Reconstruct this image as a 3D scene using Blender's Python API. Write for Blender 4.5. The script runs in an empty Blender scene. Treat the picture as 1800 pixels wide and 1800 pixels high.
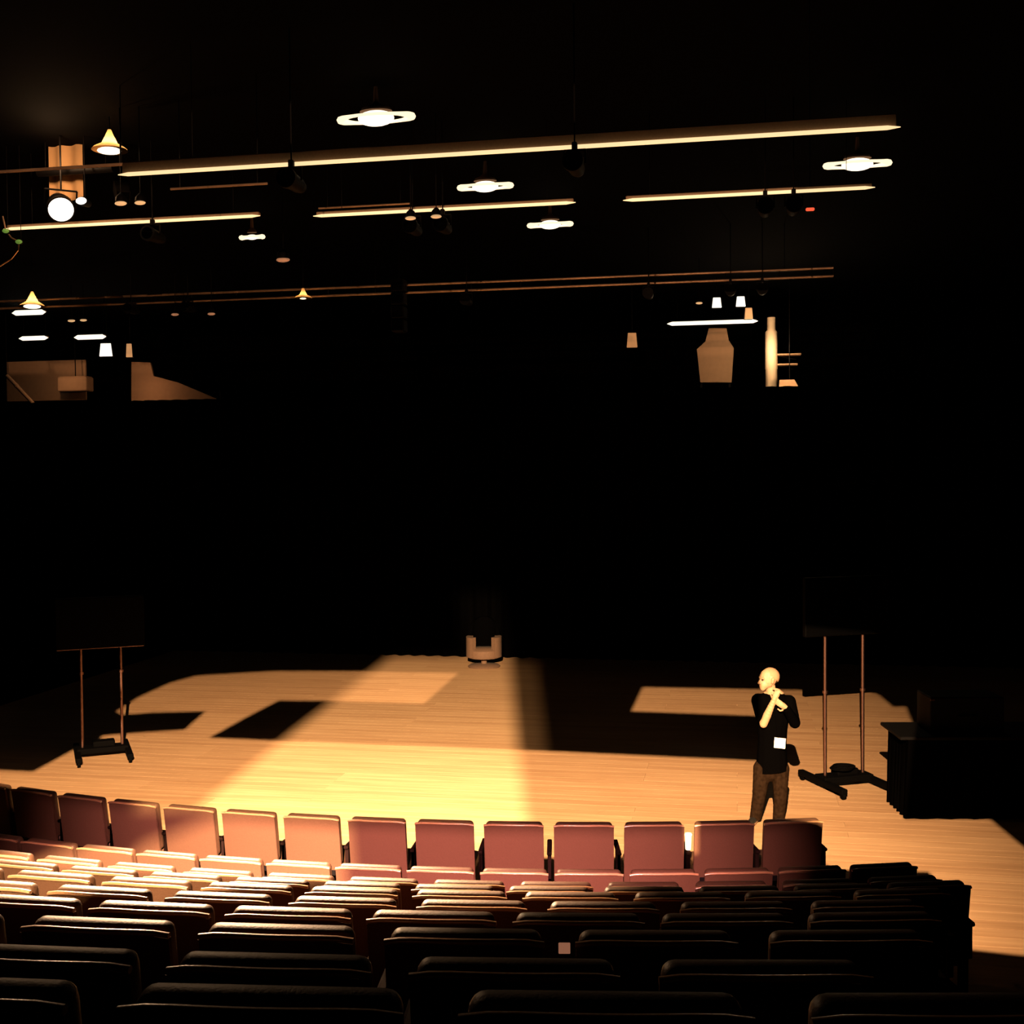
import bpy, bmesh, math, random
from mathutils import Vector, Matrix, Quaternion
random.seed(7)
SC = bpy.context.scene
COL = SC.collection
PI = math.pi

# ------------------------------------------------------------------ camera
FOC = 2070.0
EYE = Vector((0, 0, 4.0))
_ps, _pt, _ro = math.radians(10.8), math.atan(65 / FOC), math.radians(0.5)
_f0 = Vector((-math.sin(_ps), math.cos(_ps), 0)); _r0 = Vector((math.cos(_ps), math.sin(_ps), 0)); _u0 = Vector((0, 0, 1))
FWD = _f0 * math.cos(_pt) - _u0 * math.sin(_pt)
_u = _u0 * math.cos(_pt) + _f0 * math.sin(_pt)
UPV = _u * math.cos(_ro) + _r0 * math.sin(_ro)
RGT = _r0 * math.cos(_ro) - _u * math.sin(_ro)
cam = bpy.data.objects.new('camera', bpy.data.cameras.new('camera'))
COL.objects.link(cam)
cam.matrix_world = Matrix(((RGT.x, UPV.x, -FWD.x, EYE.x), (RGT.y, UPV.y, -FWD.y, EYE.y), (RGT.z, UPV.z, -FWD.z, EYE.z), (0, 0, 0, 1)))
cam.data.sensor_width = 36; cam.data.lens = 36 * FOC / 1800
cam.data.clip_end = 200
SC.camera = cam

# ------------------------------------------------------------------ world and exposure
w = bpy.data.worlds.new('dark_hall'); SC.world = w; w.use_nodes = True
w.node_tree.nodes['Background'].inputs[0].default_value = (0, 0, 0, 1)
w.node_tree.nodes['Background'].inputs[1].default_value = 0.0
SC.view_settings.view_transform = 'Standard'; SC.view_settings.look = 'None'
SC.view_settings.gamma = 1; SC.view_settings.exposure = 0; SC.view_settings.use_curve_mapping = False
SC.cycles.max_bounces = 5; SC.cycles.diffuse_bounces = 3; SC.cycles.glossy_bounces = 3
SC.cycles.caustics_reflective = False; SC.cycles.caustics_refractive = False
SC.cycles.sample_clamp_indirect = 4.0

# strength and colour of the stage lighting (each lamp is built inside its lantern below)
WASH_POWER, WASH_COLOUR = 82000, (1.0, 0.63, 0.34)        # front wash with the cut-out pattern
BEAM_POWER, BEAM_COLOUR = 98000, (1.0, 0.66, 0.36)        # slanting beam through the middle
ROWS_POWER = 26000                                         # added fill on the left seats of the middle rows
EDGE_POWER = 9000                                          # added weak strip beside the beam
SEAT_POWER, SEAT_COLOUR = 46000, (1.0, 0.42, 0.42)        # pool on the seat backs
PAR_POWER, PAR_COLOUR = 85000, (1.0, 0.60, 0.32)          # added spotlight beside the par lantern, on the seat tops
GRID_POWER, GRID_COLOUR = 3400, (1.0, 0.55, 0.30)         # added lantern along the lighting grid

# ------------------------------------------------------------------ geometry of the place
def ray(px, py): return FWD * FOC + RGT * (px - 900) - UPV * (py - 900)
def on_z(px, py, z):
    d = ray(px, py); return EYE + d * ((z - EYE.z) / d.z)
def on_y(px, py, y):
    d = ray(px, py); return EYE + d * ((y - EYE.y) / d.y)
def on_depth(px, py, d):
    return EYE + ray(px, py) * (d / FOC)
ARC = Vector((-3.44, 24.33))           # the centre the seat rows curve round
def on_ring(px, py, R):
    d = ray(px, py); ox, oy = EYE.x - ARC.x, EYE.y - ARC.y
    a = d.x ** 2 + d.y ** 2; b = 2 * (ox * d.x + oy * d.y); c = ox * ox + oy * oy - R * R
    t = (-b - math.sqrt(max(b * b - 4 * a * c, 0))) / (2 * a)
    return EYE + d * t

# ------------------------------------------------------------------ materials
def mat(name, col, rough=0.6, metal=0.0, emit=None, emit_s=0.0, spec=0.5, noise=0.0, nscale=30, bump=0.0, coat=0.0, sheen=0.0):
    m = bpy.data.materials.new(name); m.use_nodes = True
    nt = m.node_tree; b = nt.nodes['Principled BSDF']
    b.inputs['Base Color'].default_value = (*col, 1); b.inputs['Roughness'].default_value = rough
    b.inputs['Metallic'].default_value = metal; b.inputs['Specular IOR Level'].default_value = spec
    b.inputs['Coat Weight'].default_value = coat; b.inputs['Coat Roughness'].default_value = 0.2
    if sheen: b.inputs['Sheen Weight'].default_value = sheen
    if emit:
        b.inputs['Emission Color'].default_value = (*emit, 1); b.inputs['Emission Strength'].default_value = emit_s
    if noise or bump:
        tc = nt.nodes.new('ShaderNodeTexCoord'); n = nt.nodes.new('ShaderNodeTexNoise')
        n.inputs['Scale'].default_value = nscale; n.inputs['Detail'].default_value = 4
        nt.links.new(tc.outputs['Object'], n.inputs['Vector'])
        if noise:
            mx = nt.nodes.new('ShaderNodeMix'); mx.data_type = 'RGBA'
            mx.inputs[6].default_value = (*[c * (1 - noise) for c in col], 1); mx.inputs[7].default_value = (*[min(1, c * (1 + noise)) for c in col], 1)
            nt.links.new(n.outputs['Fac'], mx.inputs[0]); nt.links.new(mx.outputs[2], b.inputs['Base Color'])
        if bump:
            bp = nt.nodes.new('ShaderNodeBump'); bp.inputs['Strength'].default_value = bump; bp.inputs['Distance'].default_value = 0.004
            nt.links.new(n.outputs['Fac'], bp.inputs['Height']); nt.links.new(bp.outputs[0], b.inputs['Normal'])
    return m

def wood_floor():
    m = bpy.data.materials.new('stage_boards'); m.use_nodes = True
    nt = m.node_tree; b = nt.nodes['Principled BSDF']; L = nt.links
    tc = nt.nodes.new('ShaderNodeTexCoord'); mp = nt.nodes.new('ShaderNodeMapping')
    mp.inputs['Scale'].default_value = (0.5, 9, 1)
    oi = nt.nodes.new('ShaderNodeObjectInfo')
    ad = nt.nodes.new('ShaderNodeVectorMath'); ad.operation = 'ADD'
    cb = nt.nodes.new('ShaderNodeCombineXYZ'); ml = nt.nodes.new('ShaderNodeMath'); ml.operation = 'MULTIPLY'; ml.inputs[1].default_value = 40
    L.new(oi.outputs['Random'], ml.inputs[0]); L.new(ml.outputs[0], cb.inputs[0]); L.new(ml.outputs[0], cb.inputs[2])
    L.new(tc.outputs['Object'], mp.inputs[0]); L.new(mp.outputs[0], ad.inputs[0]); L.new(cb.outputs[0], ad.inputs[1])
    n = nt.nodes.new('ShaderNodeTexNoise'); n.inputs['Scale'].default_value = 2.2; n.inputs['Detail'].default_value = 6
    L.new(ad.outputs[0], n.inputs['Vector'])
    r1 = nt.nodes.new('ShaderNodeValToRGB')
    r1.color_ramp.elements[0].position = 0.3; r1.color_ramp.elements[0].color = (0.40, 0.235, 0.12, 1)
    r1.color_ramp.elements[1].position = 0.7; r1.color_ramp.elements[1].color = (0.52, 0.33, 0.18, 1)
    L.new(n.outputs['Fac'], r1.inputs[0])
    mx = nt.nodes.new('ShaderNodeMix'); mx.data_type = 'RGBA'; mx.blend_type = 'MULTIPLY'; mx.inputs[0].default_value = 1
    r2 = nt.nodes.new('ShaderNodeValToRGB')
    r2.color_ramp.elements[0].color = (0.86, 0.82, 0.80, 1); r2.color_ramp.elements[1].color = (1, 1, 1, 1)
    L.new(oi.outputs['Random'], r2.inputs[0]); L.new(r1.outputs[0], mx.inputs[6]); L.new(r2.outputs[0], mx.inputs[7])
    L.new(mx.outputs[2], b.inputs['Base Color'])
    b.inputs['Roughness'].default_value = 0.55; b.inputs['Specular IOR Level'].default_value = 0.3
    return m

BLACK = mat('black_paint', (0.001, 0.0009, 0.0009), 0.9, spec=0.02)
BLACKMETAL = mat('black_metal', (0.0025, 0.002, 0.002), 0.6, spec=0.10)
DRAPE = mat('black_velvet', (0.0007, 0.0006, 0.0006), 1.0, spec=0.0, bump=0.3, nscale=200)
FLOORM = wood_floor()
TIER = mat('dark_carpet', (0.006, 0.003, 0.0025), 1.0, spec=0.0, noise=0.4, nscale=120)
FABRIC = mat('maroon_fabric', (0.074, 0.037, 0.022), 0.95, spec=0.05, noise=0.25, nscale=160, bump=0.4)
FABRICD = mat('maroon_cushion', (0.055, 0.026, 0.014), 0.5, spec=0.35, noise=0.25, nscale=120, bump=0.3)
RAIL = mat('polished_rail', (0.30, 0.16, 0.08), 0.3, spec=0.6, coat=0.4)
ARM = mat('dark_arm', (0.010, 0.005, 0.004), 0.9, spec=0.03)
CHROME = mat('brushed_steel', (0.19, 0.105, 0.085), 0.34, metal=1.0)
SCREEN = mat('dark_screen', (0.0008, 0.0008, 0.0008), 0.5, spec=0.02)
PIPE = mat('pipe_metal', (0.45, 0.29, 0.19), 0.4, metal=0.6, noise=0.8, nscale=2.2)
HOUSING = mat('strip_housing', (0.30, 0.19, 0.12), 0.7, noise=0.25, nscale=60)
GLOW = mat('glowing_tube', (0.9, 0.8, 0.6), 0.5, emit=(1.0, 0.70, 0.36), emit_s=1.15)
GLOWB = mat('glowing_tube_bright', (0.9, 0.85, 0.75), 0.5, emit=(1.0, 0.90, 0.74), emit_s=1.3)
BULB = mat('glowing_bulb', (1, 0.95, 0.85), 0.5, emit=(1.0, 0.88, 0.66), emit_s=1.7)
RING = mat('glowing_ring', (1, 0.9, 0.75), 0.5, emit=(1.0, 0.82, 0.55), emit_s=1.3)
LENS = mat('glowing_lens', (1, 1, 1), 0.4, emit=(1.0, 0.96, 0.90), emit_s=2.2)
RED = mat('red_lamp', (0.9, 0.1, 0.05), 0.4, emit=(1.0, 0.12, 0.05), emit_s=0.9)
GREEN = mat('green_lamp', (0.1, 0.3, 0.05), 0.4, emit=(0.16, 0.3, 0.05), emit_s=0.5)
PALE = mat('pale_wall_paint', (0.50, 0.30, 0.17), 0.9, noise=0.12, nscale=8)
WHITE = mat('white_paper', (0.85, 0.80, 0.70), 0.8)
SKIN = mat('skin', (0.38, 0.23, 0.13), 0.55, noise=0.06, nscale=40)
JACKET = mat('black_cloth', (0.0009, 0.0008, 0.0008), 1.0, spec=0.0)
TROUSER = mat('brown_trousers', (0.013, 0.0073, 0.004), 0.95, spec=0.0, noise=0.95, nscale=26, bump=0.5)
SHOE = mat('black_shoe', (0.006, 0.005, 0.004), 0.6)
EYEM = mat('dark_eye', (0.02, 0.008, 0.005), 0.3)
HAIRM = mat('cropped_hair', (0.33, 0.19, 0.10), 0.8, noise=0.3, nscale=200)

# ------------------------------------------------------------------ helpers
def link(o):
    COL.objects.link(o); return o
def bm_obj(name, bm, m, parent=None, smooth=False):
    bm.normal_update()
    if smooth:
        for e in bm.edges:
            if e.is_boundary or e.calc_face_angle(0) > 0.8: e.smooth = False
    me = bpy.data.meshes.new(name); bm.to_mesh(me); bm.free()
    me.materials.append(m)
    if smooth:
        for p in me.polygons: p.use_smooth = True
    o = bpy.data.objects.new(name, me); link(o)
    if parent: o.parent = parent
    return o
def tag(o, label=None, cat=None, group=None, kind=None):
    if label: o['label'] = label
    if cat: o['category'] = cat
    if group: o['group'] = group
    if kind: o['kind'] = kind
    return o
def empty(name, loc=(0, 0, 0), rz=0.0, label=None, cat=None, group=None):
    o = bpy.data.objects.new(name, None); link(o); o.location = loc; o.rotation_euler = (0, 0, rz)
    o.empty_display_size = 0.1
    return tag(o, label, cat, group)
def frame_of(a, b):
    z = (Vector(b) - Vector(a)); L = z.length; z.normalize()
    return z.to_track_quat('Z', 'Y').to_matrix().to_4x4(), L
def box(bm, c, s, rot=None, bev=0.0, seg=1):
    r = bmesh.ops.create_cube(bm, size=1.0)
    vs = r['verts']
    bmesh.ops.scale(bm, vec=s, verts=vs)
    if bev:
        es = list({e for v in vs for e in v.link_edges})
        rb = bmesh.ops.bevel(bm, geom=es, offset=bev, segments=seg, profile=0.5, affect='EDGES')
        vs = list({v for f in rb['faces'] for v in f.verts} | {v for v in vs if v.is_valid})
    if rot is not None: bmesh.ops.rotate(bm, cent=(0, 0, 0), matrix=rot, verts=vs)
    bmesh.ops.translate(bm, vec=c, verts=vs)
    return vs
def cyl(bm, a, b, r1, r2=None, n=16, caps=True):
    M, L = frame_of(a, b)
    r = bmesh.ops.create_cone(bm, cap_ends=caps, cap_tris=False, segments=n, radius1=r1, radius2=r1 if r2 is None else r2, depth=L)
    bmesh.ops.transform(bm, matrix=Matrix.Translation((Vector(a) + Vector(b)) / 2) @ M, verts=r['verts'])
    return r['verts']
def tube(bm, pts, r, n=8):
    for a, b in zip(pts[:-1], pts[1:]): cyl(bm, a, b, r, n=n)
def lathe(bm, prof, M=Matrix.Identity(4), n=24, sx=1.0, sy=1.0, cap=True):
    rings = []
    for (r, z) in prof:
        rings.append([bm.verts.new(M @ Vector((r * math.cos(2 * PI * i / n) * sx, r * math.sin(2 * PI * i / n) * sy, z))) for i in range(n)])
    for A, B in zip(rings[:-1], rings[1:]):
        for i in range(n): bm.faces.new((A[i], A[(i + 1) % n], B[(i + 1) % n], B[i]))
    if cap:
        if prof[0][0] > 1e-4: bm.faces.new(rings[0][::-1])
        if prof[-1][0] > 1e-4: bm.faces.new(rings[-1])
def sphere(bm, c, r, s=(1, 1, 1), n=12):
    q = bmesh.ops.create_uvsphere(bm, u_segments=n, v_segments=max(6, n // 2 + 2), radius=r)
    bmesh.ops.scale(bm, vec=s, verts=q['verts']); bmesh.ops.translate(bm, vec=c, verts=q['verts'])
    return q['verts']
def NB(): return bmesh.new()
def dup(o, parent=None):
    c = o.copy(); link(c)
    if parent: c.parent = parent
    return c
def dup_tree(root):
    r = root.copy(); link(r)
    for ch in root.children:
        c = dup(ch, r)
        for g in ch.children: dup(g, c)
    return r

# ------------------------------------------------------------------ room shell
def slab(name, lo, hi, m):
    bm = NB(); box(bm, [(a + b) / 2 for a, b in zip(lo, hi)], [b - a for a, b in zip(lo, hi)])
    return tag(bm_obj(name, bm, m), kind='structure')
XL, XR, YF, YB, ZC = -20.0, 8.0, -4.0, 31.0, 8.3
floor = slab('floor', (XL, YF, -0.3), (XR, YB, -0.025), BLACK)
slab('ceiling', (XL - .2, YF - .2, ZC), (XR + .2, YB + .2, ZC + .2), BLACK)
slab('wall_left', (XL - .2, YF, -0.3), (XL, YB, ZC), BLACK)
slab('wall_right', (XR, YF, -0.3), (XR + .2, YB, ZC), BLACK)
slab('wall_back', (XL, YB, -0.3), (XR, YB + .2, ZC), BLACK)
slab('wall_front', (XL, YF - .2, -0.3), (XR, YF, ZC), BLACK)
# stage boards, each a piece of the floor
NR, BW = 93, 0.205
bml = {}
for ln in (5.2, 6.4, 7.6):
    bm = NB(); box(bm, (0, 0, -0.0125), (ln - 0.002, BW - 0.0016, 0.025), bev=0.0008)
    o = bm_obj('floor_board', bm, FLOORM, floor); bml[ln] = o
first = set()
for i in range(NR):
    y = 7.7 + BW * (i + .5)
    lens = [5.2, 6.4, 7.6]; random.shuffle(lens)
    x = -12.8
    for ln in lens:
        src = bml[ln]
        o = src if ln not in first else dup(src, floor)
        first.add(ln)
        o.location = (x + ln / 2, y, 0.0); x += ln

# ------------------------------------------------------------------ seating tiers (rows curve round ARC)
ROW_R = [14.35, 15.60, 16.40, 17.29, 18.17, 19.08, 19.92, 20.79, 21.70, 22.52]
ROW_Z = [0.0, 0.0, 0.18, 0.46, 0.74, 1.02, 1.28, 1.55, 1.83, 2.11]
def ring_pt(R, deg, z):
    a = math.radians(deg); return Vector((ARC.x + R * math.sin(a), ARC.y - R * math.cos(a), z))
def tier(k, R0, R1, z, a0, a1):
    bm = NB(); n = 28; vs = []
    for i in range(n + 1):
        a = a0 + (a1 - a0) * i / n
        vs.append([bm.verts.new(ring_pt(R, a, h)) for R, h in ((R0, -0.02), (R1, -0.02), (R1, z), (R0, z))])
    for A, B in zip(vs[:-1], vs[1:]):
        for j in range(4): bm.faces.new((A[j], B[j], B[(j + 1) % 4], A[(j + 1) % 4]))
    bm.faces.new(vs[0][::-1]); bm.faces.new(vs[-1])
    bmesh.ops.recalc_face_normals(bm, faces=bm.faces)
    tag(bm_obj('seating_riser', bm, TIER), kind='structure')
TIER_END = [0, 0, 18.3, 17.1, 15.9, 14.8, 13.9, 13.1, 12.4, 11.8]
for k in range(2, 10):
    tier(k, ROW_R[k] - 0.70, (ROW_R[k + 1] - 0.70) if k < 9 else ROW_R[k] + 0.2, ROW_Z[k], -16, TIER_END[k])
tier(10, 22.72, 26.5, 2.4, -14, 11.0)

# ------------------------------------------------------------------ theatre seat
SW = 0.525                                   # width of a back
def seat_back_profile(t, w, top_r=0.03):
    pass
def make_seat():
    root = empty('theatre_seat', (0, 0, 0))
    tilt = Matrix.Rotation(math.radians(9), 3, 'X')          # leans back towards -Y (the audience behind)
    # local: +Y faces the stage, origin on the floor below the rear top edge
    def lean(z): return (z - 0.94) * -math.tan(math.radians(8))   # +Y offset for a lower z
    # back shell: gently curved panel
    bm = NB(); nx, nz = 10, 5; g = []
    for side in (0, 1):
        G = []
        for j in range(nz + 1):
            z = 0.40 + 0.515 * j / nz; row = []
            for i in range(nx + 1):
                u = -1 + 2 * i / nx
                x = u * SW / 2; y = lean(z) + 0.018 * u * u + (0.022 if side else 0.0)
                zz = z - (0.012 * abs(u) ** 6 if j == nz else 0)
                row.append(bm.verts.new((x, y, zz)))
            G.append(row)
        g.append(G)
    for j in range(nz):
        for i in range(nx):
            bm.faces.new((g[0][j][i], g[0][j][i + 1], g[0][j + 1][i + 1], g[0][j + 1][i]))
            bm.faces.new((g[1][j][i], g[1][j + 1][i], g[1][j + 1][i + 1], g[1][j][i + 1]))
    for j in range(nz):
        for i in (0, nx): bm.faces.new((g[0][j][i], g[0][j + 1][i], g[1][j + 1][i], g[1][j][i]))
    for i in range(nx):
        for j in (0, nz): bm.faces.new((g[0][j][i], g[0][j][i + 1], g[1][j][i + 1], g[1][j][i]))
    bmesh.ops.recalc_face_normals(bm, faces=bm.faces)
    bm_obj('back_shell', bm, FABRIC, root, True)
    # top rail: polished bead along the rear top edge
    bm = NB(); n = 10; prev = None
    for i in range(n + 1):
        u = -1 + 2 * i / n
        c = Vector((u * (SW / 2 + 0.002), 0.006 + 0.018 * u * u, 0.926 - 0.012 * abs(u) ** 6))
        ring = [bm.verts.new(c + Vector((0, 0.013 * math.cos(a), 0.010 * math.sin(a)))) for a in [2 * PI * q / 10 for q in range(10)]]
        if prev:
            for q in range(10): bm.faces.new((prev[q], prev[(q + 1) % 10], ring[(q + 1) % 10], ring[q]))
        else: bm.faces.new(ring[::-1])
        prev = ring
    bm.faces.new(prev)
    bmesh.ops.recalc_face_normals(bm, faces=bm.faces)
    tag(bm_obj('top_rail', bm, RAIL, root, True), 'polished tan rail along the top of the back')
    # back cushion: padded, rounded along the top
    bm = NB(); box(bm, (0, 0.085 + lean(0.70), 0.705), (SW - 0.02, 0.085, 0.46), rot=Matrix.Rotation(math.radians(8), 3, 'X'), bev=0.036, seg=4)
    bm_obj('back_cushion', bm, FABRICD, root, True)
    # seat cushion, tipped up
    bm = NB(); box(bm, (0, 0.40, 0.44), (SW - 0.075, 0.46, 0.10), rot=Matrix.Rotation(math.radians(4), 3, 'X'), bev=0.035, seg=3)
    bm_obj('seat_cushion', bm, FABRICD, root, True)
    # pedestal foot under the seat
    bm = NB(); box(bm, (0, 0.30, 0.205), (0.34, 0.07, 0.37), bev=0.008); box(bm, (0, 0.31, 0.012), (0.40, 0.22, 0.024), bev=0.005)
    box(bm, (0, 0.22, 0.415), (0.42, 0.30, 0.05), bev=0.005)
    bm_obj('pedestal', bm, BLACKMETAL, root)
    o = make_arm(root); o.location = (-0.31, 0, 0)
    return root
def make_arm(root):
    bm = NB()
    vs = box(bm, (0, 0.27, 0.652), (0.044, 0.40, 0.032), bev=0.012, seg=2)
    box(bm, (0, 0.20, 0.53), (0.032, 0.20, 0.22), bev=0.004)
    box(bm, (0, 0.20, 0.22), (0.030, 0.10, 0.42), bev=0.004)
    box(bm, (0, 0.21, 0.010), (0.04, 0.24, 0.020), bev=0.004)
    return bm_obj('armrest', bm, ARM, root)

ORD = ['first', 'second', 'third', 'fourth', 'fifth', 'sixth', 'seventh', 'eighth', 'ninth', 'tenth', 'eleventh', 'twelfth',
       'thirteenth', 'fourteenth', 'fifteenth', 'sixteenth', 'seventeenth', 'eighteenth', 'nineteenth', 'twentieth']
ROWN = ['front', 'second', 'third', 'fourth', 'fifth', 'sixth', 'seventh', 'eighth', 'ninth', 'tenth']
# right-hand end of each row, angle of one seat, number of seats (degrees round ARC)
ROWS = [(17.14, 2.468, 15), (18.10, 2.122, 15), (17.45, 2.175, 13), (16.57, 2.0, 12), (14.80, 1.935, 11),
        (13.20, 1.88, 9), (12.40, 1.71, 8), (11.42, 1.74, 6), (10.14, 1.65, 5), (10.6, 1.60, 5)]
proto = make_seat(); used = False
for k, (a_end, st, n) in enumerate(ROWS):
    for i in range(n):
        a = a_end - st * (i + .5)
        s = proto if not used else dup_tree(proto)
        used = True
        s.location = ring_pt(ROW_R[k], a, ROW_Z[k])
        s.rotation_euler = (0, 0, math.radians(a))
        where = 'at the right end of the %s row' % ROWN[k] if i == 0 else '%s from the right end of the %s row' % (ORD[i], ROWN[k])
        tag(s, 'maroon theatre seat with tan top rail, ' + where, 'seat', '%s row seats' % ROWN[k])
        half = ROW_R[k] * math.tan(math.radians(st / 2)) * 0.985
        for c_ in s.children:
            if c_.name.startswith('armrest'): c_.location.x = -half
        if i == 0:
            e = [c for c in s.children if c.name.startswith('armrest')][0]
            r = dup(e, s); r.location = (half, 0, 0)

# ------------------------------------------------------------------ unseen lanterns with added plates cut to the lit and dark shapes
def lantern(name, label, pos, aim, power, colour, holes, cone=66, blend=0.15, soft=0.0006, g=0.25, cat='spotlight', hang=True):
    """unseen spotlight: lamp, added plate with the lit shapes cut out, housing round both"""
    pos = Vector(pos); d = (Vector(aim) - pos).normalized()
    root = empty(name, pos, 0, label, cat)
    q = d.to_track_quat('-Z', 'Y')
    Mi = (Matrix.Translation(pos) @ q.to_matrix().to_4x4()).inverted()
    ld = bpy.data.lights.new(name + '_lamp', 'SPOT'); ld.energy = power; ld.color = colour
    ld.spot_size = math.radians(cone); ld.spot_blend = blend; ld.shadow_soft_size = soft
    lo = bpy.data.objects.new('lamp', ld); link(lo); lo.parent = root; lo.rotation_mode = 'QUATERNION'; lo.rotation_quaternion = q
    half = g * math.tan(math.radians(cone / 2)) * 1.12
    cu = bpy.data.curves.new('plate_outline', 'CURVE'); cu.dimensions = '2D'; cu.fill_mode = 'BOTH'
    polys = [[(-half, -half), (half, -half), (half, half), (-half, half)]]
    for h in holes:
        pl = []
        for p in h:
            v = Mi @ Vector(p); s = g / -v.z
            pl.append((max(-half * .98, min(half * .98, v.x * s)), max(-half * .98, min(half * .98, v.y * s))))
        polys.append(pl)
    for pl in polys:
        sp = cu.splines.new('POLY'); sp.points.add(len(pl) - 1)
        for pt, (x, y) in zip(sp.points, pl): pt.co = (x, y, 0, 1)
        sp.use_cyclic_u = True
    co = bpy.data.objects.new('plate_outline', cu); link(co)
    dg = bpy.context.evaluated_depsgraph_get()
    me = bpy.data.meshes.new_from_object(co.evaluated_get(dg))
    bpy.data.objects.remove(co); bpy.data.curves.remove(cu)
    me.materials.clear(); me.materials.append(BLACK)
    po = bpy.data.objects.new('shaping_plate', me); link(po); po.parent = root
    po.rotation_mode = 'QUATERNION'; po.rotation_quaternion = q; po.location = d * g
    bm = NB(); h2 = half * 1.01
    for sx, sy, w_, h_ in ((1, 0, .01, 2 * h2), (-1, 0, .01, 2 * h2), (0, 1, 2 * h2, .01), (0, -1, 2 * h2, .01)):
        box(bm, (sx * h2, sy * h2, -g / 2 + .04), (w_, h_, g + .14))
    box(bm, (0, 0, 0.11), (2 * h2, 2 * h2, .01))
    ho = bm_obj('housing', bm, BLACKMETAL, root); ho.rotation_mode = 'QUATERNION'; ho.rotation_quaternion = q
    if hang:
        bm = NB(); cyl(bm, (0, 0, half * 0.9), (0, 0, ZC - pos.z + .02), 0.02, n=8); box(bm, (0, 0, ZC - pos.z - .03), (.14, .14, .06))
        bm_obj('hanging_stem', bm, BLACKMETAL, root)
    return root

F0 = lambda pts: [on_z(x, y, 0.0) for x, y in pts]
wash = [(-90, 1350), (58, 1357), (130, 1318), (170, 1313), (180, 1293), (245, 1288), (325, 1283), (362, 1250), (270, 1252), (215, 1256),
        (205, 1250), (245, 1225), (300, 1200), (345, 1188), (480, 1180), (640, 1180), (805, 1183), (745, 1237), (575, 1232), (490, 1231),
        (430, 1262), (367, 1297), (490, 1302), (950, 1320), (1337, 1338), (1336, 1258), (1110, 1250), (1130, 1208), (1530, 1216),
        (1545, 1222), (1570, 1243), (1592, 1242), (1613, 1295), (1590, 1440), (1740, 1440), (1800, 1490), (1900, 1560), (1900, 1690),
        (1700, 1668), (1690, 1640), (1684, 1560), (1645, 1557), (1634, 1532), (1505, 1530), (1464, 1526), (1440, 1512),
        (1340, 1500), (1230, 1502), (1229, 1548), (1206, 1548), (1205, 1503), (967, 1507), (612, 1498), (288, 1470), (93, 1446), (-90, 1430)]  # plate opening shaped to the lit floor; uncut parts make its dark shapes
lantern('unseen_spotlight', 'unseen spotlight with a shaped plate throwing the front wash onto the stage boards', (-0.03, -1.0, 6.8),
        on_z(660, 1440, 0), WASH_POWER, WASH_COLOUR, [F0(wash)], cone=62, blend=1.0)
beam = [(345, 1421), (690, 1152), (814, 1154), (818, 1085), (893, 1085), (895, 1158), (908, 1310), (932, 1500), (612, 1494), (262, 1478)]  # plate opening shaped to the slanting lit strip of floor
RG = lambda pts, R: [on_ring(x, y, R) for x, y in pts]
beam_seats = [(250, 1484), (392, 1434), (612, 1451), (624, 1590), (630, 1640), (40, 1640), (40, 1600), (200, 1530)]
row_pool = [(-160, 1600), (40, 1640), (630, 1640), (640, 1810), (420, 1930), (-300, 1930)]  # plate opening of the added fill on the left rows
lantern('unseen_spotlight', 'unseen spotlight with a shaped plate sending the slanting beam to the armchair', (-0.55, -1.0, 6.6),
        (-3.5, 14.5, 0.3), BEAM_POWER, BEAM_COLOUR, [F0(beam), RG(beam_seats, ROW_R[0])], cone=60, blend=0.2, soft=0.0022)
lantern('unseen_spotlight', 'added unseen spotlight dimly filling the left seats of rows three to six', (-2.1, -1.0, 6.6),
        on_ring(250, 1700, ROW_R[0]), ROWS_POWER, BEAM_COLOUR, [RG(row_pool, ROW_R[0])], cone=50, blend=0.8, soft=0.004)
edge = [(897, 1160), (942, 1165), (958, 1320), (962, 1334), (908, 1334)]  # added lamp's opening, standing in for the beam's soft right edge
lantern('unseen_spotlight', 'added unseen spotlight with a narrow strip along the beam', (0.55, -1.0, 6.6),
        (-2.5, 16.5, 0), EDGE_POWER, BEAM_COLOUR, [F0(edge)], cone=40, blend=0.2, soft=0.002)
seatcut = [(-120, 1377), (93, 1401), (288, 1421), (500, 1438), (612, 1446), (847, 1453), (1092, 1454), (1340, 1449), (1458, 1446), (1462, 1520), (1640, 1530), (1660, 1690), (-300, 1690)]
lantern('unseen_spotlight', 'unseen spotlight with a shaped plate dimly lighting the seat backs from behind', (-1.1, -1.0, 6.7),
        on_ring(715, 1485, ROW_R[0]), SEAT_POWER, SEAT_COLOUR, [RG(seatcut, ROW_R[0])], cone=33.5, blend=1.0, soft=0.002)

# ------------------------------------------------------------------ curtains behind the stage
def curtain(name, label, x0, x1, y, z0, z1, fold=0.35, amp=0.07):
    bm = NB(); n = int((x1 - x0) / fold * 8); rows = []
    for z in (z0, z1):
        rows.append([bm.verts.new((x0 + (x1 - x0) * i / n, y + amp * math.sin(2 * PI * i / 8 + 0.7 * math.sin(i * .13)), z)) for i in range(n + 1)])
    for i in range(n): bm.faces.new((rows[0][i], rows[0][i + 1], rows[1][i + 1], rows[1][i]))
    o = bm_obj(name, bm, DRAPE, None, True)
    s = o.modifiers.new('thick', 'SOLIDIFY'); s.thickness = 0.012
    return tag(o, label, 'curtain')
CY = on_z(790, 1155, 0).y + 0.12
curtain('stage_curtain', 'wide black pleated curtain closing off the back of the stage', XL + .1, XR - .1, CY, 0.0, 5.80)

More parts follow.
